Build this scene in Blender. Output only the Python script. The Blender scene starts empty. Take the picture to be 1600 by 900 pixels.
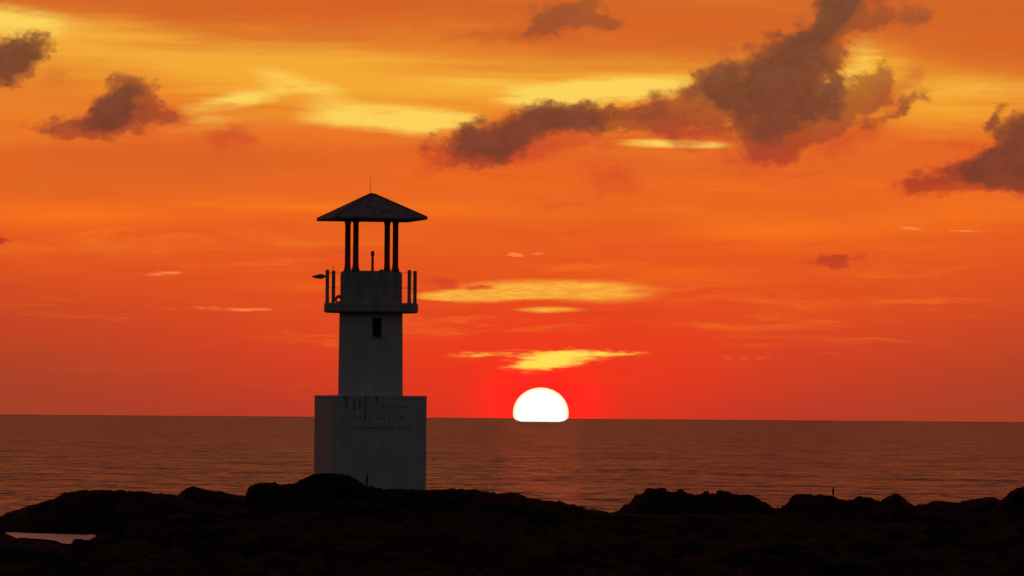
import bpy, bmesh, math
import numpy as np
from mathutils import Vector, Matrix, Euler

R = math.radians
F = 9331.0            # focal length in pixels of the 1600 px wide photograph
H = 7.0               # eye height above the sea
ROLL = 0.0075
HOR = 653.0           # horizon row under the picture centre
scene = bpy.context.scene
COL = scene.collection

# ------------------------------------------------------------------ camera
cam_d = bpy.data.cameras.new('camera')
cam = bpy.data.objects.new('camera', cam_d)
COL.objects.link(cam)
cam_d.sensor_width = 36.0
cam_d.lens = 36.0 * F / 1600.0
cam_d.clip_start = 1.0
cam_d.clip_end = 400000.0
pitch = math.atan((HOR - 450.0) / F)
cam.matrix_world = (Matrix.Translation((0, 0, H)) @ Matrix.Rotation(math.pi / 2 + pitch, 4, 'X')
                    @ Matrix.Rotation(ROLL, 4, 'Z'))
scene.camera = cam
CAMM = cam.matrix_world.to_3x3()


def uv(px, py):
    """azimuth and elevation, in hundredths-of-a-pixel-focal units, of a photograph pixel"""
    d = CAMM @ Vector(((px - 800) / F, (450 - py) / F, -1.0))
    return (math.atan2(d.x, d.y) * F / 100.0, math.atan2(d.z, math.hypot(d.x, d.y)) * F / 100.0)


def lin(c, k=1.0):
    o = []
    for v in c:
        v = v / 255.0
        o.append((v / 12.92 if v <= 0.04045 else ((v + 0.055) / 1.055) ** 2.4) * k)
    return (*o, 1.0)


# ------------------------------------------------------------------ node helper
class G:
    def __init__(self, tree):
        self.t = tree
        self.n = tree.nodes
        self.l = tree.links

    def new(self, kind, **kw):
        nd = self.n.new(kind)
        for k, v in kw.items():
            setattr(nd, k, v)
        return nd

    def put(self, sock, val):
        if isinstance(val, bpy.types.NodeSocket):
            self.l.new(val, sock)
        else:
            sock.default_value = val

    def m(self, op, a, b=None, c=None, clamp=False):
        nd = self.new('ShaderNodeMath', operation=op, use_clamp=clamp)
        self.put(nd.inputs[0], a)
        if b is not None: self.put(nd.inputs[1], b)
        if c is not None: self.put(nd.inputs[2], c)
        return nd.outputs[0]

    def vm(self, op, a, b=None):
        nd = self.new('ShaderNodeVectorMath', operation=op)
        self.put(nd.inputs[0], a)
        if b is not None:
            if op == 'SCALE': self.put(nd.inputs['Scale'], b)
            else: self.put(nd.inputs[1], b)
        return nd.outputs['Value'] if op in ('DOT_PRODUCT', 'LENGTH') else nd.outputs[0]

    def comb(self, x, y, z=0.0):
        nd = self.new('ShaderNodeCombineXYZ')
        for i, v in enumerate((x, y, z)): self.put(nd.inputs[i], v)
        return nd.outputs[0]

    def sep(self, v):
        nd = self.new('ShaderNodeSeparateXYZ')
        self.put(nd.inputs[0], v)
        return nd.outputs

    def step(self, x, lo, hi, a=0.0, b=1.0):
        nd = self.new('ShaderNodeMapRange', interpolation_type='SMOOTHSTEP')
        self.put(nd.inputs[0], x)
        for i, v in enumerate((lo, hi, a, b)): nd.inputs[i + 1].default_value = v
        return nd.outputs[0]

    def mix(self, f, a, b):
        nd = self.new('ShaderNodeMix', data_type='RGBA')
        self.put(nd.inputs[0], f)
        self.put(nd.inputs[6], a)
        self.put(nd.inputs[7], b)
        return nd.outputs[2]

    def noise(self, vec, scale, detail=4.0, rough=0.5, dist=0.0, color=False):
        nd = self.new('ShaderNodeTexNoise')
        self.put(nd.inputs['Vector'], vec)
        nd.inputs['Scale'].default_value = scale
        nd.inputs['Detail'].default_value = detail
        nd.inputs['Roughness'].default_value = rough
        nd.inputs['Distortion'].default_value = dist
        return nd.outputs[1] if color else nd.outputs[0]

    def ramp(self, f, stops):
        nd = self.new('ShaderNodeValToRGB')
        cr = nd.color_ramp
        while len(cr.elements) < len(stops): cr.elements.new(0.5)
        for e, (p, c) in zip(cr.elements, stops):
            e.position = p
            e.color = c
        self.put(nd.inputs[0], f)
        return nd.outputs[0]

    def blob(self, p, px, py, rx, ry, ang=0.0, amp=1.0, soft=False):
        """an ellipse of cloud at one place in the sky"""
        u, v = uv(px, py)
        nd = self.new('ShaderNodeMapping', vector_type='TEXTURE')
        self.put(nd.inputs['Vector'], p)
        nd.inputs['Location'].default_value = (u, v, 0)
        nd.inputs['Rotation'].default_value = (0, 0, R(ang))
        nd.inputs['Scale'].default_value = (rx / 100.0, ry / 100.0, 1.0)
        g = self.new('ShaderNodeTexGradient', gradient_type='SPHERICAL')
        self.put(g.inputs[0], nd.outputs[0])
        o = g.outputs['Fac']
        return self.m('MULTIPLY', o, amp) if amp != 1.0 else o

    def blobs(self, p, lst, op='ADD'):
        o = None
        for b in lst:
            x = self.blob(p, *b)
            o = x if o is None else self.m(op, o, x)
        return o


# ------------------------------------------------------------------ world: sunset sky
SUN_U, SUN_V = uv(845, 645)
sun_az = SUN_U * 100 / F
sun_el = max(SUN_V * 100 / F, R(0.35))
world = bpy.data.worlds.new('World')
scene.world = world
world.use_nodes = True
g = G(world.node_tree)
g.n.clear()
out = g.new('ShaderNodeOutputWorld')
bg = g.new('ShaderNodeBackground')
g.l.new(bg.outputs[0], out.inputs[0])
tc = g.new('ShaderNodeTexCoord')
D = tc.outputs['Generated']
dx, dy, dz = g.sep(D)
az = g.m('ARCTAN2', dx, dy)
hyp = g.m('SQRT', g.m('ADD', g.m('MULTIPLY', dx, dx), g.m('MULTIPLY', dy, dy)))
el = g.m('ARCTAN2', dz, hyp)
U = g.m('MULTIPLY', az, F / 100.0)
V = g.m('MULTIPLY', el, F / 100.0)
P = g.comb(U, V)

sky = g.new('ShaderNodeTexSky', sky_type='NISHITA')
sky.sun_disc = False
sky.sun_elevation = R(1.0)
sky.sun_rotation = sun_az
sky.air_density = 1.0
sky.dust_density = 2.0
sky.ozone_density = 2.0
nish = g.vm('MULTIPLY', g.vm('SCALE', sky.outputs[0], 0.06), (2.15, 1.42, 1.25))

# streaky noise for the veil of high cloud
Ps = g.comb(g.m('MULTIPLY', U, 0.28), g.m('MULTIPLY', V, 1.6))
streak = g.noise(Ps, 0.9, 5.0, 0.55, 0.25)
streak_f = g.noise(g.comb(g.m('MULTIPLY', U, 0.16), g.m('MULTIPLY', V, 3.2), 7.0), 1.3, 5.0, 0.6, 0.15)
sk = g.m('SUBTRACT', streak, 0.5)
skf = g.m('SUBTRACT', streak_f, 0.5)
Vw = g.m('ADD', V, g.m('ADD', g.m('MULTIPLY', sk, 1.5), g.m('MULTIPLY', skf, 0.5)))
lowfac = g.step(V, 0.0, 2.0)
Vw = g.m('ADD', V, g.m('MULTIPLY', g.m('SUBTRACT', Vw, V), lowfac))
VMAX = 40.0
stops = [(0.0, (190, 55, 38)), (0.5, (206, 59, 35)), (1.0, (222, 66, 32)), (1.7, (228, 76, 30)), (2.5, (231, 88, 30)),
         (3.3, (234, 103, 32)), (4.1, (230, 103, 36)), (4.8, (233, 127, 40)), (5.5, (226, 126, 42)), (6.0, (217, 112, 40)),
         (6.6, (211, 104, 40)), (8.0, (194, 84, 40)), (12.0, (162, 72, 48)), (18.0, (138, 66, 50)), (26.0, (108, 60, 54)), (40.0, (66, 48, 50))]
base = g.ramp(g.m('DIVIDE', Vw, VMAX, clamp=True), [(v / VMAX, lin(c)) for v, c in stops])

# duller, browner towards the sides low down
side = g.step(g.m('ABSOLUTE', g.m('SUBTRACT', U, SUN_U)), 2.0, 9.0)
low = g.step(V, 0.0, 3.2, 1.0, 0.0)
base = g.mix(g.m('MULTIPLY', g.m('MULTIPLY', side, low), 0.85), base, lin((158, 66, 40)))
# redder round the sun
red1 = g.step(g.blob(P, 850, 600, 420, 190), 0.0, 1.0)
base = g.mix(g.m('MULTIPLY', red1, 0.75), base, lin((248, 48, 24)))
red2 = g.step(g.blob(P, 845, 640, 150, 120), 0.0, 1.0)
base = g.mix(g.m('MULTIPLY', red2, 0.85), base, lin((238, 30, 32)))

hot = g.step(g.blob(P, 845, 640, 150, 120), 0.0, 1.0)
base = g.vm('MULTIPLY', base, g.comb(g.m('ADD', 1.0, g.m('MULTIPLY', hot, 0.5)), 1.0, 1.0))
# warped coordinates
w1 = g.noise(g.vm('MULTIPLY', P, (1.0, 1.5, 1.0)), 0.9, 5.0, 0.6, 0.0, True)
w1 = g.vm('MULTIPLY', g.vm('SUBTRACT', w1, (0.5, 0.5, 0.5)), (1.45, 0.8, 0.0))
Pw = g.vm('ADD', P, w1)
w2 = g.vm('MULTIPLY', g.vm('SUBTRACT', g.noise(Ps, 1.1, 5.0, 0.6, 0.0, True), (0.5, 0.5, 0.5)), (1.6, 0.28, 0.0))
Py = g.vm('ADD', P, w2)
fb = g.noise(g.vm('MULTIPLY', P, (1.0, 1.35, 1.0)), 2.3, 8.0, 0.6)
fbc = g.m('SUBTRACT', fb, 0.5)

layer = g.noise(g.comb(g.m('MULTIPLY', U, 0.22), g.m('MULTIPLY', g.m('ADD', V, g.m('MULTIPLY', sk, 0.8)), 2.6), 21.0), 1.5, 7.0, 0.62, 0.1)
layer = g.m('MULTIPLY', g.m('SUBTRACT', layer, 0.5), g.step(V, 0.3, 1.6, 0.35, 1.0))
base = g.mix(g.m('MULTIPLY', g.step(layer, 0.02, 0.28), 0.55), base, lin((250, 126, 38)))
base = g.mix(g.m('MULTIPLY', g.step(g.m('MULTIPLY', layer, -1.0), 0.02, 0.28), 0.5), base, lin((206, 66, 36)))
# broad warm glow patches
org = g.blobs(Py, [(330, 100, 420, 75, 0, .9), (620, 140, 420, 80, 0, .9), (1000, 130, 380, 60, 0, .8), (1470, 150, 260, 85, -5, .9),
                   (1350, 95, 90, 60, 0, .6), (80, 60, 260, 70, 0, .8), (500, 325, 520, 28, 0, .7), (1230, 365, 260, 42, 0, .8),
                   (90, 340, 260, 30, 0, .7), (1060, 430, 240, 28, 0, .6), (1500, 330, 200, 40, 0, .6), (500, 445, 160, 18, 0, .4), (1450, 385, 200, 16, 0, .3)])
org = g.m('MULTIPLY', org, g.step(streak_f, 0.25, 0.7, 0.6, 1.4))
c_org = g.ramp(g.m('DIVIDE', V, 6.5, clamp=True), [(0.0, lin((250, 90, 28))), (0.5, lin((250, 118, 26))), (0.75, lin((247, 170, 50))), (1.0, lin((244, 172, 60)))])
base = g.mix(g.m('MULTIPLY', g.step(org, 0.0, 1.1), 0.95), base, c_org)
# grey orange bands near the top of the picture
dull = g.blobs(Py, [(480, 8, 420, 38, 0, 1.), (1040, 45, 420, 55, 0, 1.), (1560, 70, 260, 90, 0, .9), (250, 250, 420, 45, 0, .9), (60, 295, 240, 30, 0, .6)])
base = g.mix(g.m('MULTIPLY', g.step(dull, 0.0, 0.8), 0.75), base, lin((214, 98, 36)))

# bright yellow gaps and streaks
gaps = g.noise(g.comb(g.m('MULTIPLY', U, 1.3), g.m('MULTIPLY', V, 9.0), 3.3), 2.6, 4.0, 0.6)
yel = g.blobs(Py, [(20, 32, 130, 42, -5, 1.1), (375, 158, 100, 20, 10, 1.0), (470, 135, 110, 26, -14, .8), (590, 184, 150, 30, -3, 1.3), (660, 196, 110, 28, 0, .9),
                   (900, 150, 190, 30, 3, 1.15), (1000, 132, 150, 22, 0, .8), (860, 160, 90, 26, 0, .6),
                   (1060, 227, 110, 11, -1, 1.2), (760, 130, 160, 30, 0, .35), (340, 190, 160, 30, 0, .35), (1340, 95, 60, 34, 60, .6),
                   (1550, 137, 140, 28, 0, .4), (1290, 150, 60, 20, 60, .5)])
yel = g.m('MULTIPLY', yel, g.step(streak_f, 0.25, 0.6, 0.7, 1.35))
yel = g.m('MULTIPLY', yel, g.step(g.noise(g.vm('MULTIPLY', Py, (0.6, 2.2, 1.0)), 1.6, 5.0, 0.6), 0.3, 0.6, 0.55, 1.15))
base = g.mix(g.m('MULTIPLY', g.step(yel, 0.0, 1.15), 0.95), base, lin((253, 212, 92)))

Pl = g.vm('ADD', P, g.vm('SCALE', w2, 0.45))
lowy = g.blobs(Pl, [(870, 452, 190, 18, 0, 1.2), (750, 462, 130, 12, 0, 1.2), (690, 463, 60, 7, 0, .5), (930, 466, 120, 12, 0, .6), (860, 483, 75, 7, 0, .9)])
base = g.mix(g.m('MULTIPLY', g.step(lowy, 0.05, 0.8), g.step(gaps, 0.3, 0.65, 1.0, 0.6)), base, lin((253, 186, 66)))
thin = g.blobs(Pl, [(805, 399, 20, 5, 0, 1.8), (842, 397, 22, 3, 3, 1.0), (250, 426, 70, 7, 0, .9), (280, 425, 30, 4, 0, .7), (390, 484, 75, 5, 0, 1.2), (300, 480, 110, 5, 2, .6),
                    (1428, 356, 34, 4, -3, 1.3), (1510, 359, 50, 3, 0, 1.0), (1150, 560, 130, 10, 0, .5), (680, 520, 90, 4, -5, .5), (560, 430, 100, 10, 4, .4),
                    (200, 497, 90, 6, 0, .4), (1160, 470, 160, 6, 0, .3)])
base = g.mix(g.m('MULTIPLY', g.step(g.m('SUBTRACT', thin, g.m('MULTIPLY', g.step(gaps, 0.35, 0.65), 0.45)), 0.05, 1.0), 0.9), base, lin((255, 138, 70)))
# the torn bright cloud above the sun
Pc = g.vm('ADD', P, g.vm('SCALE', w2, 0.36))
torn = g.blobs(Pc, [(800, 553, 110, 13, 0, 1.2), (870, 558, 110, 17, 5, 1.5), (838, 573, 85, 15, 4, 1.8), (872, 562, 70, 15, 8, 1.4), (930, 553, 110, 10, 0, 1.1), (905, 566, 70, 8, 5, .8), (740, 554, 60, 8, 5, .6), (885, 545, 18, 9, 0, .9), (970, 552, 90, 8, 2, 1.0), (720, 553, 60, 8, 0, .8)])
torn = g.m('SUBTRACT', torn, g.m('MULTIPLY', g.step(gaps, 0.36, 0.66), 1.0))
torn = g.m('ADD', torn, g.m('MULTIPLY', g.blob(P, 858, 566, 80, 17, 8), 0.7))
base = g.mix(g.step(torn, -0.1, 1.7), base, g.mix(g.step(torn, 0.3, 2.7), lin((250, 110, 46)), lin((255, 222, 82))))

# red undersides and thin smoky patches
soft = g.blobs(Pw, [(840, 232, 170, 38, 6, 1.2), (690, 252, 70, 26, 10, .8), (1200, 240, 120, 42, 10, 1.2), (1090, 205, 90, 40, 0, 1.0), (1040, 180, 90, 50, 15, .9),
                    (960, 278, 80, 30, 5, .75), (1000, 300, 120, 26, 0, .35), (860, 318, 90, 22, 10, .5), (350, 218, 75, 28, 0, .9), (170, 195, 150, 42, 8, .9), (110, 120, 70, 40, 30, .5),
                    (250, 180, 90, 26, 0, .6), (1400, 150, 110, 60, 30, .8), (1440, 285, 90, 34, 10, .9), (1330, 225, 70, 40, 30, .7), (1340, 40, 160, 60, 10, .8),
                    (860, 45, 140, 34, 12, .8), (720, 52, 90, 26, 0, .5), (700, 438, 34, 13, 5, 1.3), (750, 446, 24, 9, 0, 1.3), (1500, 235, 70, 40, 20, .6), (1130, 80, 90, 60, 30, .4)])
soft = g.m('ADD', soft, g.m('MULTIPLY', fbc, 0.9))
c_soft = g.ramp(g.m('DIVIDE', V, 6.5, clamp=True), [(0.2, lin((205, 55, 38))), (0.5, lin((224, 72, 36))), (0.62, lin((206, 68, 40))), (1.0, lin((178, 82, 44)))])
base = g.mix(g.m('MULTIPLY', g.step(soft, 0.12, 0.9), 0.68), base, c_soft)

# dark cumulus
dark = g.blobs(Pw, [
    (30, 92, 75, 48, 15), (5, 112, 70, 42, 0, .9), (62, 78, 45, 30, 0, .7),
    (200, 152, 64, 50, 0, 1.1), (192, 184, 95, 44, 12, 1.1), (80, 196, 60, 28, 0, .7), (150, 203, 90, 22, 5, .6), (248, 182, 50, 20, -10, .4), (170, 128, 26, 18, 0, .5),
    (742, 226, 92, 52, 12, 1.2), (800, 208, 110, 46, 10, .8), (858, 188, 66, 40, 0, .8), (910, 192, 95, 38, 8, .8), (960, 186, 60, 34, 5, .6), (1040, 165, 75, 46, 20, .7), (1085, 175, 80, 50, 20, .55), (1010, 190, 60, 30, 0, .5), (925, 168, 36, 20, 10, .4),
    (1165, 150, 110, 78, 10, 1.2), (1225, 118, 120, 85, 25, 1.1), (1275, 58, 95, 75, 55, 1.1), (1330, 12, 120, 42, 20, .9), (1395, 38, 90, 24, 10, .7), (1250, 195, 130, 52, 18, .9),
    (1215, 232, 100, 40, 5, .8), (1325, 172, 90, 50, 30, .7), (1372, 128, 60, 44, 35, .9), (1415, 170, 80, 16, 25, .8), (1110, 130, 60, 46, 30, .5),
    (1580, 235, 100, 54, 22, 1.1), (1625, 222, 80, 56, 0, .8), (1520, 272, 140, 36, 9, 1.1), (1600, 272, 110, 40, 0, 1.0), (1560, 182, 46, 18, 35, .8), (1450, 288, 70, 16, 5, .5),
    (890, 18, 90, 36, 5, .75), (850, 42, 90, 22, 22, .6), (935, 32, 60, 26, 0, .5),
    (1300, 409, 62, 20, 3, 1.2), (1318, 398, 20, 14, 0, .8), (-2, 370, 18, 14, 0, .9), (752, 446, 20, 7, 0, .5)])
fb2 = g.m('SUBTRACT', g.noise(Pw, 7.0, 6.0, 0.65), 0.5)
big = g.m('SUBTRACT', g.noise(Pw, 1.1, 3.0, 0.5), 0.5)
dens = g.m('ADD', dark, g.m('ADD', g.m('MULTIPLY', fbc, 1.7), g.m('MULTIPLY', fb2, 0.6)))
dens = g.m('SUBTRACT', g.m('MULTIPLY', dens, g.step(dark, 0.02, 0.22)), 0.24)
edge = g.step(dens, -0.1, 0.42)
belly = g.blobs(Pw, [(890, 248, 120, 24, 6, .9), (1195, 250, 150, 40, 8), (1300, 215, 110, 50, 25), (1080, 190, 80, 60, 0), (990, 205, 60, 40, 0), (1370, 150, 90, 60, 30), (1300, 410, 60, 30), (150, 212, 110, 18, 5, .5), (60, 120, 60, 30, 30), (1480, 292, 120, 24, 5), (1350, 45, 120, 40, 20), (900, 30, 120, 60, 0, .8), (250, 185, 50, 30, 0, .6), (560, 180, 1, 1)])
core = g.step(g.m('SUBTRACT', g.m('ADD', dens, g.m('MULTIPLY', big, 1.1)), g.m('MULTIPLY', belly, 0.9)), 0.05, 0.85)
c_edge = g.ramp(g.m('DIVIDE', V, 6.5, clamp=True), [(0.2, lin((200, 56, 36))), (0.5, lin((176, 54, 38))), (0.7, lin((150, 68, 42))), (1.0, lin((148, 80, 46)))])
c_core = g.ramp(g.m('DIVIDE', V, 6.5, clamp=True), [(0.3, lin((170, 60, 38))), (0.45, lin((150, 60, 38))), (0.62, lin((120, 60, 44))), (1.0, lin((118, 72, 48)))])
dark_col = g.mix(core, c_edge, c_core)
inside = g.step(g.m('ADD', g.m('MULTIPLY', fb, 0.6), g.m('MULTIPLY', fb2, 0.3)), 0.15, 0.48, 0.86, 1.2)
dark_col = g.vm('MULTIPLY', dark_col, g.comb(inside, inside, inside))
base = g.mix(g.m('MULTIPLY', edge, g.m('ADD', 0.70, g.m('MULTIPLY', core, 0.26))), base, dark_col)

# scattered cloud over the rest of the sky, beyond the picture
far = g.noise(g.vm('MULTIPLY', D, (3.0, 3.0, 9.0)), 2.5, 7.0, 0.55)
outside = g.m('MAXIMUM', g.step(g.m('ABSOLUTE', U), 8.5, 12.0), g.step(V, 6.8, 9.0))
base = g.mix(g.m('MULTIPLY', g.m('MULTIPLY', g.step(far, 0.5, 0.66), outside), 0.6), base, lin((92, 60, 50)))

# sunset fades with the angle from the sun, leaving the plain dusk sky behind the camera
away = g.m('ABSOLUTE', g.m('SUBTRACT', az, sun_az))
fade = g.step(away, R(12), R(80), 1.0, 0.0)
sunset = g.vm('SCALE', base, fade)
dusk = g.vm('SCALE', nish, g.m('ADD', 0.25, g.m('MULTIPLY', g.m('SUBTRACT', 1.0, fade), 0.75)))
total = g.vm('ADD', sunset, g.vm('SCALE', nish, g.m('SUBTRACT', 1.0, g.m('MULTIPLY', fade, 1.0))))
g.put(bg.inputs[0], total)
bg.inputs[1].default_value = 1.0
world.cycles.sampling_method = 'MANUAL'
world.cycles.sample_map_resolution = 1024

# ------------------------------------------------------------------ sun lamp
sl = bpy.data.lights.new('sun_lamp', 'SUN')
sl.energy = 0.0028
sl.angle = R(0.8)
sl.color = (1.0, 0.06, 0.03)
so = bpy.data.objects.new('sun_lamp', sl)
COL.objects.link(so)
sdir = Vector((math.sin(sun_az) * math.cos(sun_el), math.cos(sun_az) * math.cos(sun_el), math.sin(sun_el)))
so.rotation_euler = (-sdir).to_track_quat('-Z', 'Y').to_euler()
so.location = (0, 0, 60)

vs = scene.view_settings
vs.view_transform = 'Standard'
vs.look = 'None'
vs.exposure = 0.0
vs.gamma = 1.0
vs.use_curve_mapping = False


# ------------------------------------------------------------------ helpers
def mat(name):
    m = bpy.data.materials.new(name)
    m.use_nodes = True
    gg = G(m.node_tree)
    b = m.node_tree.nodes['Principled BSDF']
    return m, gg, b


def link(name, me, m=None, parent=None, label=None, cat=None, group=None, kind=None):
    o = bpy.data.objects.new(name, me)
    COL.objects.link(o)
    if m is not None and me is not None: me.materials.append(m)
    if parent is not None: o.parent = parent
    if label: o['label'] = label
    if cat: o['category'] = cat
    if group: o['group'] = group
    if kind: o['kind'] = kind
    return o


def finish(bm, name, smooth=False):
    bmesh.ops.recalc_face_normals(bm, faces=bm.faces)
    me = bpy.data.meshes.new(name)
    bm.to_mesh(me)
    bm.free()
    if smooth:
        me.polygons.foreach_set('use_smooth', [True] * len(me.polygons))
    return me


def box(bm, c, s, rot=None, bevel=0.0):
    r = bmesh.ops.create_cube(bm, size=1.0)
    vsx = r['verts']
    for v in vsx: v.co = Vector((v.co.x * s[0], v.co.y * s[1], v.co.z * s[2]))
    if bevel > 0:
        es = list({e for v in vsx for e in v.link_edges})
        rr = bmesh.ops.bevel(bm, geom=es, offset=bevel, segments=2, affect='EDGES', profile=0.5)
        vsx = list({v for f in rr['faces'] for v in f.verts} | {v for v in vsx if v.is_valid})
    M = Matrix.Translation(c)
    if rot is not None: M = M @ rot
    bmesh.ops.transform(bm, matrix=M, verts=vsx)


def lathe(bm, prof, n=48, c=(0, 0), a0=0.0):
    rings = []
    for r, z in prof:
        if r < 1e-6:
            rings.append([bm.verts.new((c[0], c[1], z))])
        else:
            rings.append([bm.verts.new((c[0] + r * math.cos(a0 + 2 * math.pi * i / n), c[1] + r * math.sin(a0 + 2 * math.pi * i / n), z)) for i in range(n)])
    for a, b in zip(rings, rings[1:]):
        for i in range(n):
            j = (i + 1) % n
            if len(a) == 1 and len(b) == 1: continue
            if len(a) == 1: bm.faces.new((a[0], b[j], b[i]))
            elif len(b) == 1: bm.faces.new((a[i], a[j], b[0]))
            else: bm.faces.new((a[i], a[j], b[j], b[i]))


def tube(bm, p0, p1, r0, r1=None, n=10):
    r1 = r0 if r1 is None else r1
    p0, p1 = Vector(p0), Vector(p1)
    q = (p1 - p0).to_track_quat('Z', 'Y').to_matrix()
    a = [bm.verts.new(p0 + q @ Vector((r0 * math.cos(2 * math.pi * i / n), r0 * math.sin(2 * math.pi * i / n), 0))) for i in range(n)]
    b = [bm.verts.new(p1 + q @ Vector((r1 * math.cos(2 * math.pi * i / n), r1 * math.sin(2 * math.pi * i / n), 0))) for i in range(n)]
    for i in range(n):
        j = (i + 1) % n
        bm.faces.new((a[i], a[j], b[j], b[i]))
    bm.faces.new(a[::-1])
    bm.faces.new(b)


# numpy value noise
def _hash(ix, iy, s):
    h = (ix.astype(np.int64) * 374761393 + iy.astype(np.int64) * 668265263 + s * 1274126177) & 0x7fffffff
    h = ((h ^ (h >> 13)) * 1103515245) & 0x7fffffff
    h = ((h ^ (h >> 16)) * 12345701) & 0x7fffffff
    return ((h ^ (h >> 15)) & 0xffff) / 65535.0


def vnoise(x, y, s=0):
    ix, iy = np.floor(x), np.floor(y)
    fx, fy = x - ix, y - iy
    fx = fx * fx * (3 - 2 * fx); fy = fy * fy * (3 - 2 * fy)
    a, b = _hash(ix, iy, s), _hash(ix + 1, iy, s)
    c, d = _hash(ix, iy + 1, s), _hash(ix + 1, iy + 1, s)
    return (a + (b - a) * fx) * (1 - fy) + (c + (d - c) * fx) * fy


def fbm(x, y, oct=5, s=0, ridged=False):
    t = 0; amp = 0.5; w = 0
    for k in range(oct):
        n = vnoise(x, y, s + k * 17)
        if ridged: n = 1 - np.abs(2 * n - 1)
        t = t + n * amp; w += amp
        x = x * 2.03 + 11.3; y = y * 2.03 + 5.7; amp *= 0.5
    return t / w - 0.5


def worley(x, y, s=0):
    ix, iy = np.floor(x), np.floor(y)
    best = np.full(x.shape, 9.0)
    val = np.zeros(x.shape)
    for ox in (-1, 0, 1):
        for oy in (-1, 0, 1):
            cx, cy = ix + ox, iy + oy
            px, py = cx + _hash(cx, cy, s + 3), cy + _hash(cx, cy, s + 9)
            d = (px - x) ** 2 + (py - y) ** 2
            m = d < best
            best = np.where(m, d, best)
            val = np.where(m, _hash(cx, cy, s + 21), val)
    return np.sqrt(best), val


def grid_mesh(name, X, Y, Z, smooth=True):
    ny, nx = X.shape
    me = bpy.data.meshes.new(name)
    co = np.stack([X, Y, Z], -1).reshape(-1, 3).astype(np.float32)
    idx = np.arange(nx * ny).reshape(ny, nx)
    q = np.stack([idx[:-1, :-1], idx[:-1, 1:], idx[1:, 1:], idx[1:, :-1]], -1).reshape(-1, 4)
    me.vertices.add(len(co)); me.vertices.foreach_set('co', co.ravel())
    me.loops.add(q.size); me.loops.foreach_set('vertex_index', q.ravel().astype(np.int32))
    me.polygons.add(len(q))
    me.polygons.foreach_set('loop_start', np.arange(0, q.size, 4, dtype=np.int32))
    me.polygons.foreach_set('loop_total', np.full(len(q), 4, dtype=np.int32))
    me.polygons.foreach_set('use_smooth', np.full(len(q), smooth, dtype=bool))
    me.update(); me.validate()
    return me


# ------------------------------------------------------------------ materials
def rock_material(name, c1, c2, rough=0.75):
    m, gg, b = mat(name)
    geo = gg.new('ShaderNodeNewGeometry')
    p = geo.outputs['Position']
    n1 = gg.noise(p, 0.7, 8.0, 0.6)
    n2 = gg.noise(p, 5.0, 8.0, 0.65)
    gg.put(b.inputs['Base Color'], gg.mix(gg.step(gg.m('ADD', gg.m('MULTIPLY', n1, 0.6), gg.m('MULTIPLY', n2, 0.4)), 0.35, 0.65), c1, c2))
    gg.put(b.inputs['Roughness'], gg.step(n2, 0.3, 0.7, rough - 0.15, min(1.0, rough + 0.15)))
    b.inputs['Specular IOR Level'].default_value = 0.03
    bp = gg.new('ShaderNodeBump')
    bp.inputs['Strength'].default_value = 0.8
    bp.inputs['Distance'].default_value = 0.12
    gg.put(bp.inputs['Height'], n2)
    gg.l.new(bp.outputs[0], b.inputs['Normal'])
    return m


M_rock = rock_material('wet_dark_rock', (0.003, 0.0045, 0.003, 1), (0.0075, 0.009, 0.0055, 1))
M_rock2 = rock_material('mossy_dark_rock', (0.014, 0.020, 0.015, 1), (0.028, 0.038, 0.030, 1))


def paint_material(name, col, grime, amt=0.5):
    m, gg, b = mat(name)
    tcx = gg.new('ShaderNodeTexCoord')
    p = tcx.outputs['Object']
    n1 = gg.noise(gg.vm('MULTIPLY', p, (3.0, 3.0, 0.5)), 1.2, 7.0, 0.6)
    n2 = gg.noise(p, 6.0, 6.0, 0.6)
    f = gg.step(gg.m('ADD', gg.m('MULTIPLY', n1, 0.7), gg.m('MULTIPLY', n2, 0.3)), 0.38, 0.68)
    gg.put(b.inputs['Base Color'], gg.mix(gg.m('MULTIPLY', f, amt), col, grime))
    b.inputs['Roughness'].default_value = 0.8
    bp = gg.new('ShaderNodeBump')
    bp.inputs['Strength'].default_value = 0.3
    bp.inputs['Distance'].default_value = 0.01
    gg.put(bp.inputs['Height'], n2)
    gg.l.new(bp.outputs[0], b.inputs['Normal'])
    return m


M_wall = paint_material('weathered_white_paint', (0.70, 0.69, 0.66, 1), (0.36, 0.34, 0.30, 1), 0.35)
M_wall2 = paint_material('weathered_grey_paint', (0.50, 0.48, 0.46, 1), (0.22, 0.19, 0.17, 1), 0.6)
M_post = paint_material('bleed_red_metal', (0.50, 0.10, 0.07, 1), (0.25, 0.07, 0.05, 1), 0.6)  # red fringe bleeding in from the bright sky, put into the metal's colour
M_roof = paint_material('weathered_roof_tiles', (0.40, 0.34, 0.30, 1), (0.10, 0.08, 0.08, 1), 0.9)
M_dark = paint_material('dark_interior', (0.03, 0.028, 0.025, 1), (0.015, 0.015, 0.015, 1), 0.5)
M_ink = paint_material('faded_black_paint_marks', (0.24, 0.23, 0.21, 1), (0.48, 0.46, 0.43, 1), 0.9)
M_metal = paint_material('dull_dark_metal', (0.10, 0.09, 0.09, 1), (0.05, 0.04, 0.04, 1), 0.6)
M_wood = paint_material('dark_weathered_wood', (0.05, 0.035, 0.025, 1), (0.02, 0.015, 0.01, 1), 0.6)
M_glass, gg, b = mat('frosted_glass')
b.inputs['Base Color'].default_value = (0.35, 0.33, 0.3, 1)
b.inputs['Roughness'].default_value = 0.25

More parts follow.
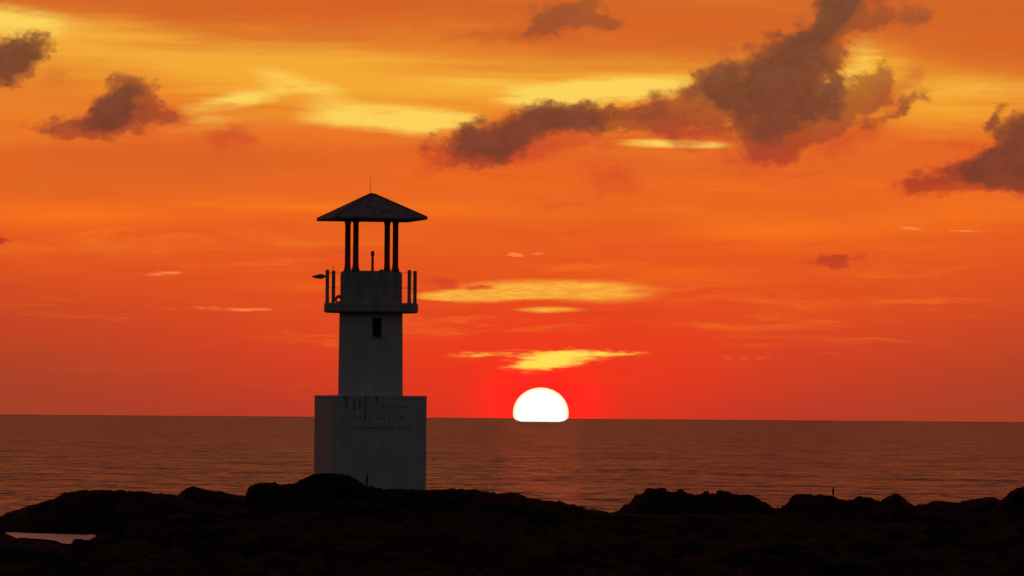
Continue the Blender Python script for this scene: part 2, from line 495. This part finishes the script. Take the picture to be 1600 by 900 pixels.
# sea
M_sea, gg, b = mat('rippled_sea_water')
geo = gg.new('ShaderNodeNewGeometry')
p = geo.outputs['Position']
px_, py_, pz_ = gg.sep(p)
pos2 = gg.comb(px_, py_, 0.0)
swell = gg.noise(gg.vm('MULTIPLY', pos2, (1.0, 1.0, 1.0)), 0.08, 4.0, 0.55, 0.5, True)
wave = gg.noise(gg.vm('MULTIPLY', pos2, (1.0, 0.9, 1.0)), 0.4, 4.0, 0.6, 0.4, True)
chop = gg.noise(gg.vm('MULTIPLY', pos2, (1.0, 1.0, 1.0)), 1.1, 4.0, 0.6, 0.3, True)
half = (0.5, 0.5, 0.5)
sl1 = gg.vm('MULTIPLY', gg.vm('SUBTRACT', swell, half), (0.4, 1.0, 0.0))
sl2 = gg.vm('MULTIPLY', gg.vm('SUBTRACT', wave, half), (0.6, 2.1, 0.0))
sl3 = gg.vm('MULTIPLY', gg.vm('SUBTRACT', chop, half), (0.8, 1.6, 0.0))
nrm = gg.vm('NORMALIZE', gg.vm('ADD', gg.vm('ADD', sl1, sl2), gg.vm('ADD', sl3, (0.0, 0.0, 1.0))))
gg.l.new(nrm, b.inputs['Normal'])
b.inputs['Base Color'].default_value = (0.03, 0.05, 0.06, 1)
b.inputs['Roughness'].default_value = 0.25
b.inputs['IOR'].default_value = 1.333

# tide pool
M_pool, gg, b = mat('foamy_pool_water')
geo = gg.new('ShaderNodeNewGeometry')
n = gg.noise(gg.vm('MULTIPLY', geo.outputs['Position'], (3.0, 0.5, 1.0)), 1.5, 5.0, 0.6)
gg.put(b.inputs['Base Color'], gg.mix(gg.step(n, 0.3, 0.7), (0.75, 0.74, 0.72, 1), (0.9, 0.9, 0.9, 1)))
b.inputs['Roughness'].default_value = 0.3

M_sun, gg, b = mat('glowing_sun')
gg.n.clear()
em = gg.new('ShaderNodeEmission')
em.inputs[0].default_value = (1.0, 0.95, 0.86, 1)
em.inputs[1].default_value = 1.12
om = gg.new('ShaderNodeOutputMaterial')
gg.l.new(em.outputs[0], om.inputs[0])
tcs = gg.new('ShaderNodeTexCoord')
sx, sy, sz = gg.sep(tcs.outputs['Object'])
kk = F / 12000.0
rad_s = gg.vm('LENGTH', gg.comb(gg.m('MULTIPLY', sx, kk / 43.3), 0.0, gg.m('MULTIPLY', sz, kk / 39.5)))
limb = gg.step(rad_s, 0.86, 1.0)
gg.put(em.inputs[0], gg.mix(limb, (1.0, 0.96, 0.88, 1), (1.0, 0.74, 0.38, 1)))

# ------------------------------------------------------------------ sea: one disc out to the horizon
bm = bmesh.new()
rad = [0.0, 150, 300, 600, 1200, 2500, 5000, 10000, 20000, 40000, 80000, 160000]
lathe(bm, [(r_, 0.0) for r_ in rad], 96)
me = finish(bm, 'sea')
if me.polygons[0].normal.z < 0: me.flip_normals()
link('sea', me, M_sea, kind='structure')


# ------------------------------------------------------------------ silhouettes
def line_z(px, py, Y):
    d = CAMM @ Vector(((px - 800) / F, (450 - py) / F, -1.0))
    return H + d.z / d.y * Y


def prof_arrays(pts):
    """photograph outline -> azimuth slope (x/y) and elevation slope (z/y)"""
    s, e = [], []
    for px, py in pts:
        d = CAMM @ Vector(((px - 800) / F, (450 - py) / F, -1.0))
        s.append(d.x / d.y); e.append(d.z / d.y)
    return np.array(s), np.array(e)


GROUND = [(-900, 806), (-400, 816), (-60, 830), (0, 826), (120, 800), (280, 782), (400, 772), (470, 766), (560, 758), (575, 757), (600, 761), (640, 763), (670, 764), (700, 763),
          (740, 765), (765, 770), (785, 771), (800, 770), (830, 777), (850, 783), (870, 783), (900, 789), (925, 796), (950, 800), (965, 799), (990, 800), (1216, 799), (1300, 792),
          (1430, 791), (1448, 787), (1465, 784), (1476, 782), (1490, 786), (1510, 781), (1530, 778), (1550, 777), (1568, 781), (1600, 786), (1700, 776), (2000, 770), (2600, 790)]
gs, ge = prof_arrays(GROUND)
cols = np.concatenate([np.linspace(-1.0, -0.2, 30), np.linspace(-0.19, -0.096, 60), np.arange(-0.095, 0.095, 1.0 / F * 0.9), np.linspace(0.096, 0.19, 60), np.linspace(0.2, 1.0, 30)])
rows = np.concatenate([np.linspace(-140, 60, 26)[:-1], np.linspace(60, 100, 20)[:-1], np.linspace(100, 185, 170)[:-1], np.linspace(185, 216, 140)[:-1], np.linspace(216, 262, 70)])
S_, Yg = np.meshgrid(cols, rows)
Xg = S_ * np.maximum(Yg, 90.0)
YR = 203.0 + 6.0 * (fbm(cols * 60, cols * 0 + 3.1, 3, 5) * 2)
tw = np.exp(-((cols + 0.0236) / 0.012) ** 2)
YR = YR * (1 - tw) + 205.5 * tw
slope = np.interp(cols, gs, ge) + (fbm(cols * F / 7.0, cols * 0, 4, 2) * 5.0 + fbm(cols * F / 30.0, cols * 0 + 9, 3, 8) * 3.0) / F
top = H + slope * YR
top = np.where(np.abs(cols) > 0.11, np.minimum(top, 4.6), top)
Zline = H + slope[None, :] * Yg
rel = Yg - YR[None, :]
relief = fbm(Xg * 0.35, Yg * 0.22, 6, 31, True) * 0.9 + fbm(Xg * 1.7, Yg * 1.1, 4, 77) * 0.25
wd, wv = worley(Xg * 0.55, Yg * 0.35, 4)
relief = relief + (wv - 0.5) * 0.35
front = 3.85 + relief
tt = np.clip(-rel / 10.0, 0, 1)
tt = tt * tt * (3 - 2 * tt)
Zf = (top[None, :] - 0.05 * tt) * (1 - tt) + front * tt
lift = np.clip((100 - Yg) / 80.0, 0, 1)
lift = lift * lift * (3 - 2 * lift)
Zf = Zf * (1 - lift) + (5.25 + 0.25 * relief) * lift
Zb = top[None, :] - rel * 0.22 - 0.6 * np.clip(rel / 4, 0, 1) + relief * np.clip(rel / 8, 0, 1)
Zg = np.where(rel < 0, Zf, Zb)
# keep the strand below the outline seen from the shore
lim = Zline - np.clip(np.abs(rel) * 0.006, 0, 0.25)
vis = (Yg > 95)
Zg = np.where(vis, np.minimum(Zg, lim), Zg)
# level platform under the lighthouse
TX, TY = -220.0 / F * 210.0, 210.0
dt = np.hypot(Xg - TX, Yg - TY)
plat = np.clip((6.0 - dt) / 2.5, 0, 1)
ptop = line_z(669, 765, 208.6)
Zg = Zg * (1 - plat) + np.minimum(np.maximum(Zg, ptop - 0.25), ptop - 0.02) * plat
# basin of the tide pool
POOLZ = 3.6


def at_z(px, py, z):
    d = CAMM @ Vector(((px - 800) / F, (450 - py) / F, -1.0))
    k = (z - H) / d.z
    return (d.x * k, d.y * k)


POOL = [(8, 832), (20, 831.8), (45, 833), (80, 834), (110, 835), (135, 836), (142, 834.5), (149, 836), (149, 839), (142, 842), (137, 846), (127, 847.5), (117, 847.5), (106, 850), (95, 848.5), (88, 845), (70, 842.5), (45, 841), (32, 840), (26, 841), (20, 838), (10, 834)]
pp = [at_z(x_, y_, POOLZ) for x_, y_ in POOL]
pcx = sum(a for a, b_ in pp) / len(pp); pcy = sum(b_ for a, b_ in pp) / len(pp)
halfw = (max(a for a, b_ in pp) - min(a for a, b_ in pp)) / 2; halfd = (max(b_ for a, b_ in pp) - min(b_ for a, b_ in pp)) / 2
pcx = (max(a for a, b_ in pp) + min(a for a, b_ in pp)) / 2
pcy = (max(b_ for a, b_ in pp) + min(b_ for a, b_ in pp)) / 2
q = np.sqrt(((Xg - pcx) / (halfw + 1.2)) ** 2 + ((Yg - pcy) / (halfd + 4)) ** 2)
pm = np.clip((1.25 - q) / 0.3, 0, 1)
Zg = Zg * (1 - pm) + (POOLZ - 0.06 + fbm(Xg * 2, Yg, 3, 9) * 0.05) * pm
# ground just in front of the pool stays under the line of sight to it
infront = (Yg > 100) & (Yg < pcy - halfd) & (Xg < at_z(170, 850, POOLZ)[0] + 1) & (Xg > pcx - halfw - 3)
Zg = np.where(infront, np.minimum(Zg, 3.45 + np.clip(relief, -0.5, 0.2) * 0.25), Zg)
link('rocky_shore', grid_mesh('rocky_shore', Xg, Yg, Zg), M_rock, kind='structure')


def flat_poly(name, pts, z, m, **kw):
    bm = bmesh.new()
    vt = [bm.verts.new((x_, y_, z)) for x_, y_ in pts]
    f = bm.faces.new(vt)
    if f.normal.z < 0: f.normal_flip()
    bmesh.ops.triangulate(bm, faces=bm.faces)
    me = bpy.data.meshes.new(name); bm.to_mesh(me); bm.free()
    if me.polygons[0].normal.z < 0: me.flip_normals()
    return link(name, me, m, **kw)


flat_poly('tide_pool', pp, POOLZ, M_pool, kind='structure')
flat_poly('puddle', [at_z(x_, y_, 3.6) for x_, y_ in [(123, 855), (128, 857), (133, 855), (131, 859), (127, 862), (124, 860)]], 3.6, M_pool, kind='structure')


M_wet = rock_material('wet_film', (0.10, 0.10, 0.10, 1), (0.2, 0.2, 0.19, 1), 0.4)
flat_poly('trickle', [at_z(x_, y_, 3.60) for x_, y_ in [(122, 862), (126, 863), (124, 872), (121, 880), (118, 888), (117, 905), (112, 905), (114, 892), (112, 884), (116, 874)]], 3.60, M_wet, kind='structure')


# ------------------------------------------------------------------ single rocks
def rock(pts, Ym, depth, label, seed, base=3.2, m=None, rough=1.0, group=None, pw=0.42):
    s, e = prof_arrays(pts)
    sc = np.arange(s[0], s[-1], 0.8 / F)
    pe = np.interp(sc, s, e)
    jag = (fbm(sc * F / 5.0, sc * 0 + seed, 4, seed) * 2.6 + fbm(sc * F / 22.0, sc * 0 + seed, 3, seed + 5) * 3.5) * rough
    # blocky ledges
    _, bv = worley(sc * F / 13.0, sc * 0 + seed * 0.7, seed)
    jag = jag + (bv - 0.5) * 3.6 * rough ** 0.7
    pe = pe + jag / F
    tv = np.linspace(-1, 1, 61)
    SS, TT = np.meshgrid(sc, tv)
    YY = Ym + TT * depth
    XX = SS * YY
    ztop = H + pe[None, :] * Ym
    dome = np.clip(1 - TT ** 2, 0, 1) ** pw
    wd, wv = worley(XX * 1.1, YY * 0.8, seed)
    n = fbm(XX * 0.8, YY * 0.5, 5, seed, True) * 0.5 + (wv - 0.5) * 0.22
    ZZ = base + (ztop - base) * dome + n * np.abs(TT) ** 0.6 * (dome ** 0.5)
    ZZ = np.minimum(ZZ, H + pe[None, :] * YY - 0.004 * np.abs(YY - Ym))
    me = grid_mesh('rock', XX, YY, ZZ)
    # origin at the foot of the rock
    cx, cy = float(XX.mean()), Ym
    me.transform(Matrix.Translation((-cx, -cy, -base)))
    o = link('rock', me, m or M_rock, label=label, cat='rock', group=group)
    o.location = (cx, cy, base)
    return o


rock([(-260, 850), (-200, 818), (-120, 812), (-60, 815), (0, 806), (15, 799), (30, 797), (45, 791), (60, 786), (85, 779), (100, 769), (130, 766), (190, 766), (230, 769), (262, 772), (280, 775), (300, 782), (330, 800)],
     186.0, 12.0, 'long flat dark ledge of rock at the left edge, behind the bright tide pool', 3, rough=0.5)
rock([(262, 800), (276, 776), (284, 768), (292, 763), (303, 759.5), (318, 764), (345, 768), (362, 772), (376, 776), (392, 800)],
     193.0, 7.0, 'low dark rock with a small pointed top, right of the long flat ledge', 11, rough=0.5)
rock([(370, 800), (383, 775), (388, 762), (400, 757), (425, 752), (440, 756), (465, 754), (480, 758), (500, 780)],
     197.0, 6.0, 'dark rock with a ragged level top, left of the rounded hump at the lighthouse', 19, rough=1.2)
rock([(444, 785), (456, 762), (466, 752), (475, 747.5), (490, 741.5), (505, 740), (520, 740), (545, 742.5), (558, 749), (568, 756), (580, 765), (596, 782)],
     201.0, 4.5, 'rounded black hump of rock that hides the lower left corner of the lighthouse base', 27, rough=0.3)
rock([(950, 815), (960, 801), (968, 794), (974, 787), (982, 786), (990, 778), (994, 773), (1004, 772), (1012, 765), (1025, 763.5), (1040, 764), (1052, 768), (1072, 766), (1085, 771), (1100, 767), (1120, 768), (1150, 772), (1180, 777), (1198, 781), (1205, 788), (1216, 795), (1235, 815)],
     198.0, 8.0, 'broad craggy black rock rising from the shore below and to the right of the sun', 35, rough=1.7)
rock([(1190, 815), (1207, 803), (1220, 794), (1230, 787), (1236, 778), (1244, 773), (1262, 771), (1295, 774), (1320, 780), (1333, 780), (1342, 775), (1360, 776), (1374, 782), (1392, 800), (1400, 812)],
     196.0, 7.0, 'wide dark rock with the small upright post on its top', 43, rough=0.9)
rock([(1350, 815), (1366, 792), (1378, 782), (1388, 776), (1400, 771.5), (1410, 777), (1430, 790), (1450, 812)],
     193.0, 5.0, 'dark rock with a single blunt peak, right of the wide rock that carries the post', 51, rough=0.9)
rock([(1540, 815), (1556, 792), (1568, 780), (1580, 769), (1590, 763), (1602, 759), (1640, 752), (1700, 760), (1760, 790), (1780, 815)],
     190.0, 7.0, 'dark rock climbing out of the picture at the far right edge', 59, rough=1.1)
rock([(-220, 930), (-150, 850), (-60, 842), (0, 838), (20, 841), (45, 845), (75, 847), (96, 856), (107, 868), (112, 890), (113, 930)],
     128.0, 7.0, 'smooth dark green tinted slab of rock in the lower left corner', 67, base=4.0, m=M_rock2, rough=0.3)


# ------------------------------------------------------------------ lighthouse
PXM = 210.0 / F
T = link('lighthouse', None, label='pale lighthouse with square base, round shaft, railed gallery and open roofed lantern', cat='lighthouse')
T.empty_display_size = 1.0
Z0 = ptop - 0.25
T.location = (TX, TY, Z0)
ROT = R(13.0)
T.rotation_euler = (0, 0, ROT)


def tz(py, px=580):
    return line_z(px, py, TY) - Z0


z_base = tz(618.3)
z_shaft = tz(489)
z_slab = tz(474)
z_par = tz(424)
z_eave = tz(344.5)
z_eave2 = tz(341)
z_apex = tz(303.5)
side_w = 178 * PXM / (math.cos(ROT) + math.sin(ROT))
bm = bmesh.new()
box(bm, (0, 0, z_base / 2 - 0.06), (side_w, side_w, z_base - 0.12), bevel=0.02)
box(bm, (0, 0, z_base - 0.06), (side_w + 0.012, side_w + 0.012, 0.12), bevel=0.02)
BASE = link('base_block', finish(bm, 'base_block'), M_wall, T)

# shaft with a real window opening
n = 96
r0, r1 = 50.5 * PXM, 49.3 * PXM
wz0, wz1 = tz(527), tz(497)
wa = math.asin((592.5 - 581.4) / 50.0)                 # world azimuth from the camera facing line
wc = -math.pi / 2 + wa - ROT                           # local angle
whalf = 7.6 / 50.0
bm = bmesh.new()
zs = [z_base - 0.01, z_base + 0.9, wz0, wz1, z_shaft]
angs = sorted([wc + whalf + i * (2 * math.pi - 2 * whalf) / (n - 2) for i in range(n - 1)])
ring = []
for z in zs:
    k = (z - z_base) / (z_shaft - z_base)
    r = r0 + (r1 - r0) * k
    ring.append([bm.verts.new((r * math.cos(a), r * math.sin(a), z)) for a in angs])
na = len(angs)
for j in range(len(zs) - 1):
    for i in range(na - 1):
        bm.faces.new((ring[j][i], ring[j][i + 1], ring[j + 1][i + 1], ring[j + 1][i]))
    if j != 2:
        bm.faces.new((ring[j][na - 1], ring[j][0], ring[j + 1][0], ring[j + 1][na - 1]))
A, B_, C_, D_ = ring[2][na - 1], ring[2][0], ring[3][0], ring[3][na - 1]
inn = []
for v in (A, B_, C_, D_):
    w = v.co - Vector((math.cos(wc), math.sin(wc), 0)) * 0.28
    inn.append(bm.verts.new(w))
quad = [A, B_, C_, D_]
for i in range(4):
    j = (i + 1) % 4
    bm.faces.new((quad[i], quad[j], inn[j], inn[i]))
me = finish(bm, 'shaft')
SHAFT = link('shaft', me, M_wall, T)
WIN = None
dirv = Vector((math.cos(wc), math.sin(wc), 0))
rm = Matrix.Rotation(wc, 4, 'Z')
bm = bmesh.new()
box(bm, dirv * (r1 - 0.26) + Vector((0, 0, (wz0 + wz1) / 2)), (0.03, 2 * 7.6 * PXM + 0.04, wz1 - wz0 + 0.04), rm)
WIN = link('window', finish(bm, 'window'), M_dark, SHAFT)
bm = bmesh.new()
fw = 2 * 7.6 * PXM
box(bm, dirv * (r1 + 0.005) + Vector((0, 0, wz0 - 0.03)), (0.10, fw + 0.12, 0.05), rm, 0.008)
link('window_sill', finish(bm, 'window_sill'), M_wall2, SHAFT)

bm = bmesh.new()
rg = 73.5 * PXM
lathe(bm, [(0, z_shaft), (rg - 0.05, z_shaft), (rg, z_shaft + 0.04), (rg, z_slab - 0.05), (rg - 0.03, z_slab), (0, z_slab)], 64)
link('gallery_floor', finish(bm, 'gallery_floor'), M_wall2, T)
bm = bmesh.new()
rp = 48.3 * PXM
lathe(bm, [(rp - 0.01, z_slab - 0.01), (rp, z_slab + 0.01), (rp, z_par - 0.09), (rp - 0.02, z_par - 0.06), (rp - 0.04, z_par - 0.02), (rp - 0.07, z_par), (0, z_par)], 64)
link('parapet', finish(bm, 'parapet'), M_wall2, T)

# lantern columns
rc = 44.6 * PXM
for k in range(4):
    a = math.pi / 4 + k * math.pi / 2
    cx, cy = rc * math.cos(a), rc * math.sin(a)
    bm = bmesh.new()
    z0c = z_par - 0.01
    lathe(bm, [(0, z0c), (0.14, z0c), (0.135, z_par + 0.06), (0.11, z_par + 0.14), (0.102, z_par + 0.3), (0.10, z_eave - 0.15), (0.115, z_eave - 0.10), (0.115, z_eave + 0.03), (0, z_eave + 0.03)], 24, (cx, cy))
    link('column', finish(bm, 'column', True), M_post, T)

# pyramid roof with a thin eave
hw = 176 * PXM / (math.cos(ROT) + math.sin(ROT)) / 2
bm = bmesh.new()


def sq(h, z): return [bm.verts.new((sx * h, sy * h, z)) for sx, sy in ((-1, -1), (1, -1), (1, 1), (-1, 1))]


lv = [sq(hw - 0.12, z_eave + 0.02), sq(hw - 0.02, z_eave), sq(hw, z_eave + 0.02), sq(hw, z_eave2), sq(hw * 0.50, z_eave2 + (z_apex - z_eave2) * 0.525), sq(0.09, z_apex - 0.02)]
for a, b_ in zip(lv, lv[1:]):
    for i in range(4):
        j = (i + 1) % 4
        bm.faces.new((a[i], a[j], b_[j], b_[i]))
bm.faces.new(lv[0][::-1]); bm.faces.new(lv[-1])
ROOF = link('roof', finish(bm, 'roof'), M_roof, T)
for k in range(4):
    a = math.pi / 4 + k * math.pi / 2
    bm = bmesh.new()
    tube(bm, (hw * 1.395 * math.cos(a), hw * 1.395 * math.sin(a), z_eave2 + 0.01), (0.10 * math.cos(a), 0.10 * math.sin(a), z_apex - 0.0), 0.035, 0.035, 8)
    link('hip_ridge', finish(bm, 'hip_ridge'), M_post, ROOF)
bm = bmesh.new()
lathe(bm, [(0, z_apex - 0.03), (0.10, z_apex - 0.03), (0.10, z_apex + 0.01), (0.03, z_apex + 0.04), (0, z_apex + 0.04)], 16)
cap = link('roof_cap', finish(bm, 'roof_cap'), M_metal, ROOF)
bm = bmesh.new()
tube(bm, (-0.06, 0, z_apex), (-0.06, 0, tz(276)), 0.010, 0.005, 8)
link('lightning_rod', finish(bm, 'lightning_rod'), M_metal, ROOF)

# railing: eight posts in a ring, thin wires between them
rr = 71.5 * PXM
pa = []
for k in range(8):
    a = R(14.0) - ROT + k * math.pi / 4
    x_, y_ = (rr - 0.03) * math.cos(a), (rr - 0.03) * math.sin(a)
    pa.append((x_, y_))
    bm = bmesh.new()
    lathe(bm, [(0, z_slab - 0.01), (0.075, z_slab - 0.01), (0.075, z_slab + 0.03), (0.066, z_slab + 0.04), (0.066, z_par - 0.02), (0.072, z_par - 0.01), (0.066, z_par + 0.02), (0.03, z_par + 0.04), (0, z_par + 0.04)], 16, (x_, y_))
    link('railing_post', finish(bm, 'railing_post', True), M_wall2, T)
bm = bmesh.new()
for k in range(8):
    p0, p1 = pa[k], pa[(k + 1) % 8]
    for zz in (z_par - 0.06, z_slab + 0.55):
        tube(bm, (*p0, zz), (*p1, zz), 0.005, 0.005, 6)
link('railing_wire', finish(bm, 'railing_wire'), M_metal, T)

# beacon in the lantern
def loc(px, py, back=0.0):
    """a point on the plane through the tower axis facing the camera, in tower coordinates"""
    d = CAMM @ Vector(((px - 800) / F, (450 - py) / F, -1.0))
    w = Vector((0, 0, H)) + d * ((TY + back) / d.y)
    return T.matrix_basis.inverted() @ w


T_inv = (Matrix.Translation(T.location) @ Matrix.Rotation(ROT, 4, 'Z')).inverted()


def loc(px, py, back=0.0):
    d = CAMM @ Vector(((px - 800) / F, (450 - py) / F, -1.0))
    w = Vector((0, 0, H)) + d * ((TY + back) / d.y)
    return T_inv @ w


lp = loc(582, 420)
bm = bmesh.new()
tube(bm, (lp.x, lp.y, z_par - 0.01), (lp.x, lp.y, tz(399)), 0.05, 0.04, 12)
LAMP = link('beacon_post', finish(bm, 'beacon_post'), M_post, T)
bm = bmesh.new()
za = tz(400)
lathe(bm, [(0, za), (0.065, za), (0.07, za + 0.03), (0.06, za + 0.05), (0.06, za + 0.12), (0.07, za + 0.13), (0.05, za + 0.17), (0, za + 0.18)], 16, (lp.x, lp.y))
link('beacon_lamp', finish(bm, 'beacon_lamp', True), M_metal, LAMP)

# arm reaching out to the left of the gallery
a0 = loc(513, 431.5); a1 = loc(487, 432.5)
bm = bmesh.new()
ax = (a1 - a0)
segs = [(0.0, 0.04), (0.25, 0.045), (0.35, 0.09), (0.55, 0.085), (0.8, 0.05), (1.0, 0.012)]
for (t0, ra), (t1, rb) in zip(segs, segs[1:]):
    tube(bm, a0 + ax * t0, a0 + ax * t1, ra, rb, 10)
ARM = link('bracket_arm', finish(bm, 'bracket_arm'), M_post, T)
bm = bmesh.new()
e0, e1 = loc(520.5, 426), loc(521, 415)
tube(bm, e0, e1, 0.012, 0.008, 6)
link('aerial', finish(bm, 'aerial'), M_metal, T)

# round lamp in a ring bracket at the foot of the left posts
c = loc(529.5, 468.0, -0.2)
bm = bmesh.new()
RI, ro = 4.6 * PXM, 2.6 * PXM
nu, nv = 28, 10
vr = []
ux = Vector((math.cos(-ROT), math.sin(-ROT), 0))
uy = Vector((-math.sin(-ROT), math.cos(-ROT), 0))
for i in range(nu):
    a = 2 * math.pi * i / nu
    ro_i = ro * (1.0 + 0.35 * math.sin(a + 0.6))
    rowv = []
    for j in range(nv):
        b2 = 2 * math.pi * j / nv
        rad_ = RI + ro_i * math.cos(b2) * 0.75
        rowv.append(bm.verts.new(c + ux * (rad_ * math.cos(a)) + Vector((0, 0, rad_ * math.sin(a))) + uy * (ro * 0.8 * math.sin(b2))))
    vr.append(rowv)
for i in range(nu):
    for j in range(nv):
        bm.faces.new((vr[i][j], vr[(i + 1) % nu][j], vr[(i + 1) % nu][(j + 1) % nv], vr[i][(j + 1) % nv]))
link('ring_bracket', finish(bm, 'ring_bracket', True), M_metal, T)

# hand painted writing on the front of the base
bm = bmesh.new()
front = -side_w / 2 - 0.004
fc = (580 + 26.0)                 # pixel column of the middle of the front face
ks = PXM / math.cos(ROT)


def mark(x0, y0, x1, y1):
    xa, xb = ((x0 - 596.5) * ks, (x1 - 596.5) * ks)
    za_, zb_ = tz(y1), tz(y0)
    box(bm, ((xa + xb) / 2, front, (za_ + zb_) / 2), (abs(xb - xa), 0.004, abs(zb_ - za_)))


rng = np.random.default_rng(5)
for q4 in [(538, 620, 550, 622), (543.2, 622, 546.2, 640), (555, 622, 558.5, 642), (564, 621, 567, 640), (572, 620, 575.5, 657), (575.5, 620, 583, 622), (575.5, 628, 580, 629.5),
           (589, 619.5, 594, 627), (590.5, 627, 593, 631), (599, 621, 601, 630), (604, 629, 607, 631)]:
    mark(*q4)
for x_ in np.arange(600, 638, 4.6):
    h_ = rng.uniform(1.5, 4.0)
    mark(x_, 637 - h_, x_ + rng.uniform(1.5, 3), 637)
for x_ in np.arange(538, 636, 5.2):
    if rng.random() < 0.72:
        h_ = rng.uniform(3.0, 8.5)
        mark(x_, 656 - h_, x_ + rng.uniform(1.2, 2.4), 656 + rng.uniform(-1, 1))
        if rng.random() < 0.5: mark(x_ + 2, 656 - h_, x_ + 4.2, 656 - h_ + 1.3)
for x_ in np.arange(555, 642, 4.4):
    h_ = rng.uniform(2.5, 5.5)
    mark(x_, 670 - h_, x_ + rng.uniform(1.6, 3.0), 670)
    if rng.random() < 0.6: mark(x_ + 1, 668.2, x_ + 4.4, 669.6)
link('painted_writing', finish(bm, 'painted_writing'), M_ink, BASE)


# ------------------------------------------------------------------ small posts
def post(px, py_top, py_foot, Y, prof, label):
    d = CAMM @ Vector(((px - 800) / F, (450 - py_foot) / F, -1.0))
    k = Y / d.y
    foot = Vector((0, 0, H)) + d * k
    pm_ = Y / F
    h = (py_foot - py_top) * pm_
    bm = bmesh.new()
    lathe(bm, [(0, -0.25)] + [(r_ * pm_, z_ * h) for r_, z_ in prof] + [(0, h)], 10)
    for v in bm.verts:
        v.co.x += 0.05 * v.co.z
    o = link('post', finish(bm, 'post', True), M_wood, label=label, cat='post')
    o.location = foot
    return o


post(1301.5, 759.5, 775, 196.0, [(0.9, -0.2), (0.8, 0.1), (1.4, 0.3), (1.9, 0.5), (1.2, 0.72), (0.6, 0.88)], 'small dark weathered post standing alone on top of the wide rock at right')
post(573, 735, 757, 204.6, [(1.2, -0.2), (1.2, 0.15), (2.1, 0.28), (2.0, 0.40), (0.8, 0.50), (0.6, 0.85)], 'short dark post standing in front of the lighthouse base beside the rounded hump')

# ------------------------------------------------------------------ the setting sun
SD = 12000.0
d = CAMM @ Vector(((845 - 800) / F, (450 - 645) / F, -1.0))
sc_ = Vector((0, 0, H)) + d * (SD / d.y)
pxs = SD / F
bm = bmesh.new()
bmesh.ops.create_uvsphere(bm, u_segments=64, v_segments=48, radius=1.0)
for v in bm.verts:
    x_, y_, z_ = v.co
    if z_ >= 0:
        v.co = Vector((x_ * 43.3, y_ * 20.0, z_ * 39.5))
    else:
        r_ = math.hypot(x_, y_)
        t_ = -z_
        nz = -(t_ ** 0.75) * 15.5
        k = (max(0.0, 1 - t_ ** 3.2)) ** 0.42 / max(r_, 1e-6) if r_ > 1e-6 else 0
        v.co = Vector((x_ * k * 43.3, y_ * k * 20.0, nz))
bmesh.ops.transform(bm, matrix=Matrix.Scale(pxs, 4), verts=bm.verts)
sunob = link('sun', finish(bm, 'sun', True), M_sun, label='white glowing half disc of the sun setting on the sea horizon', cat='sun')
sunob.location = sc_
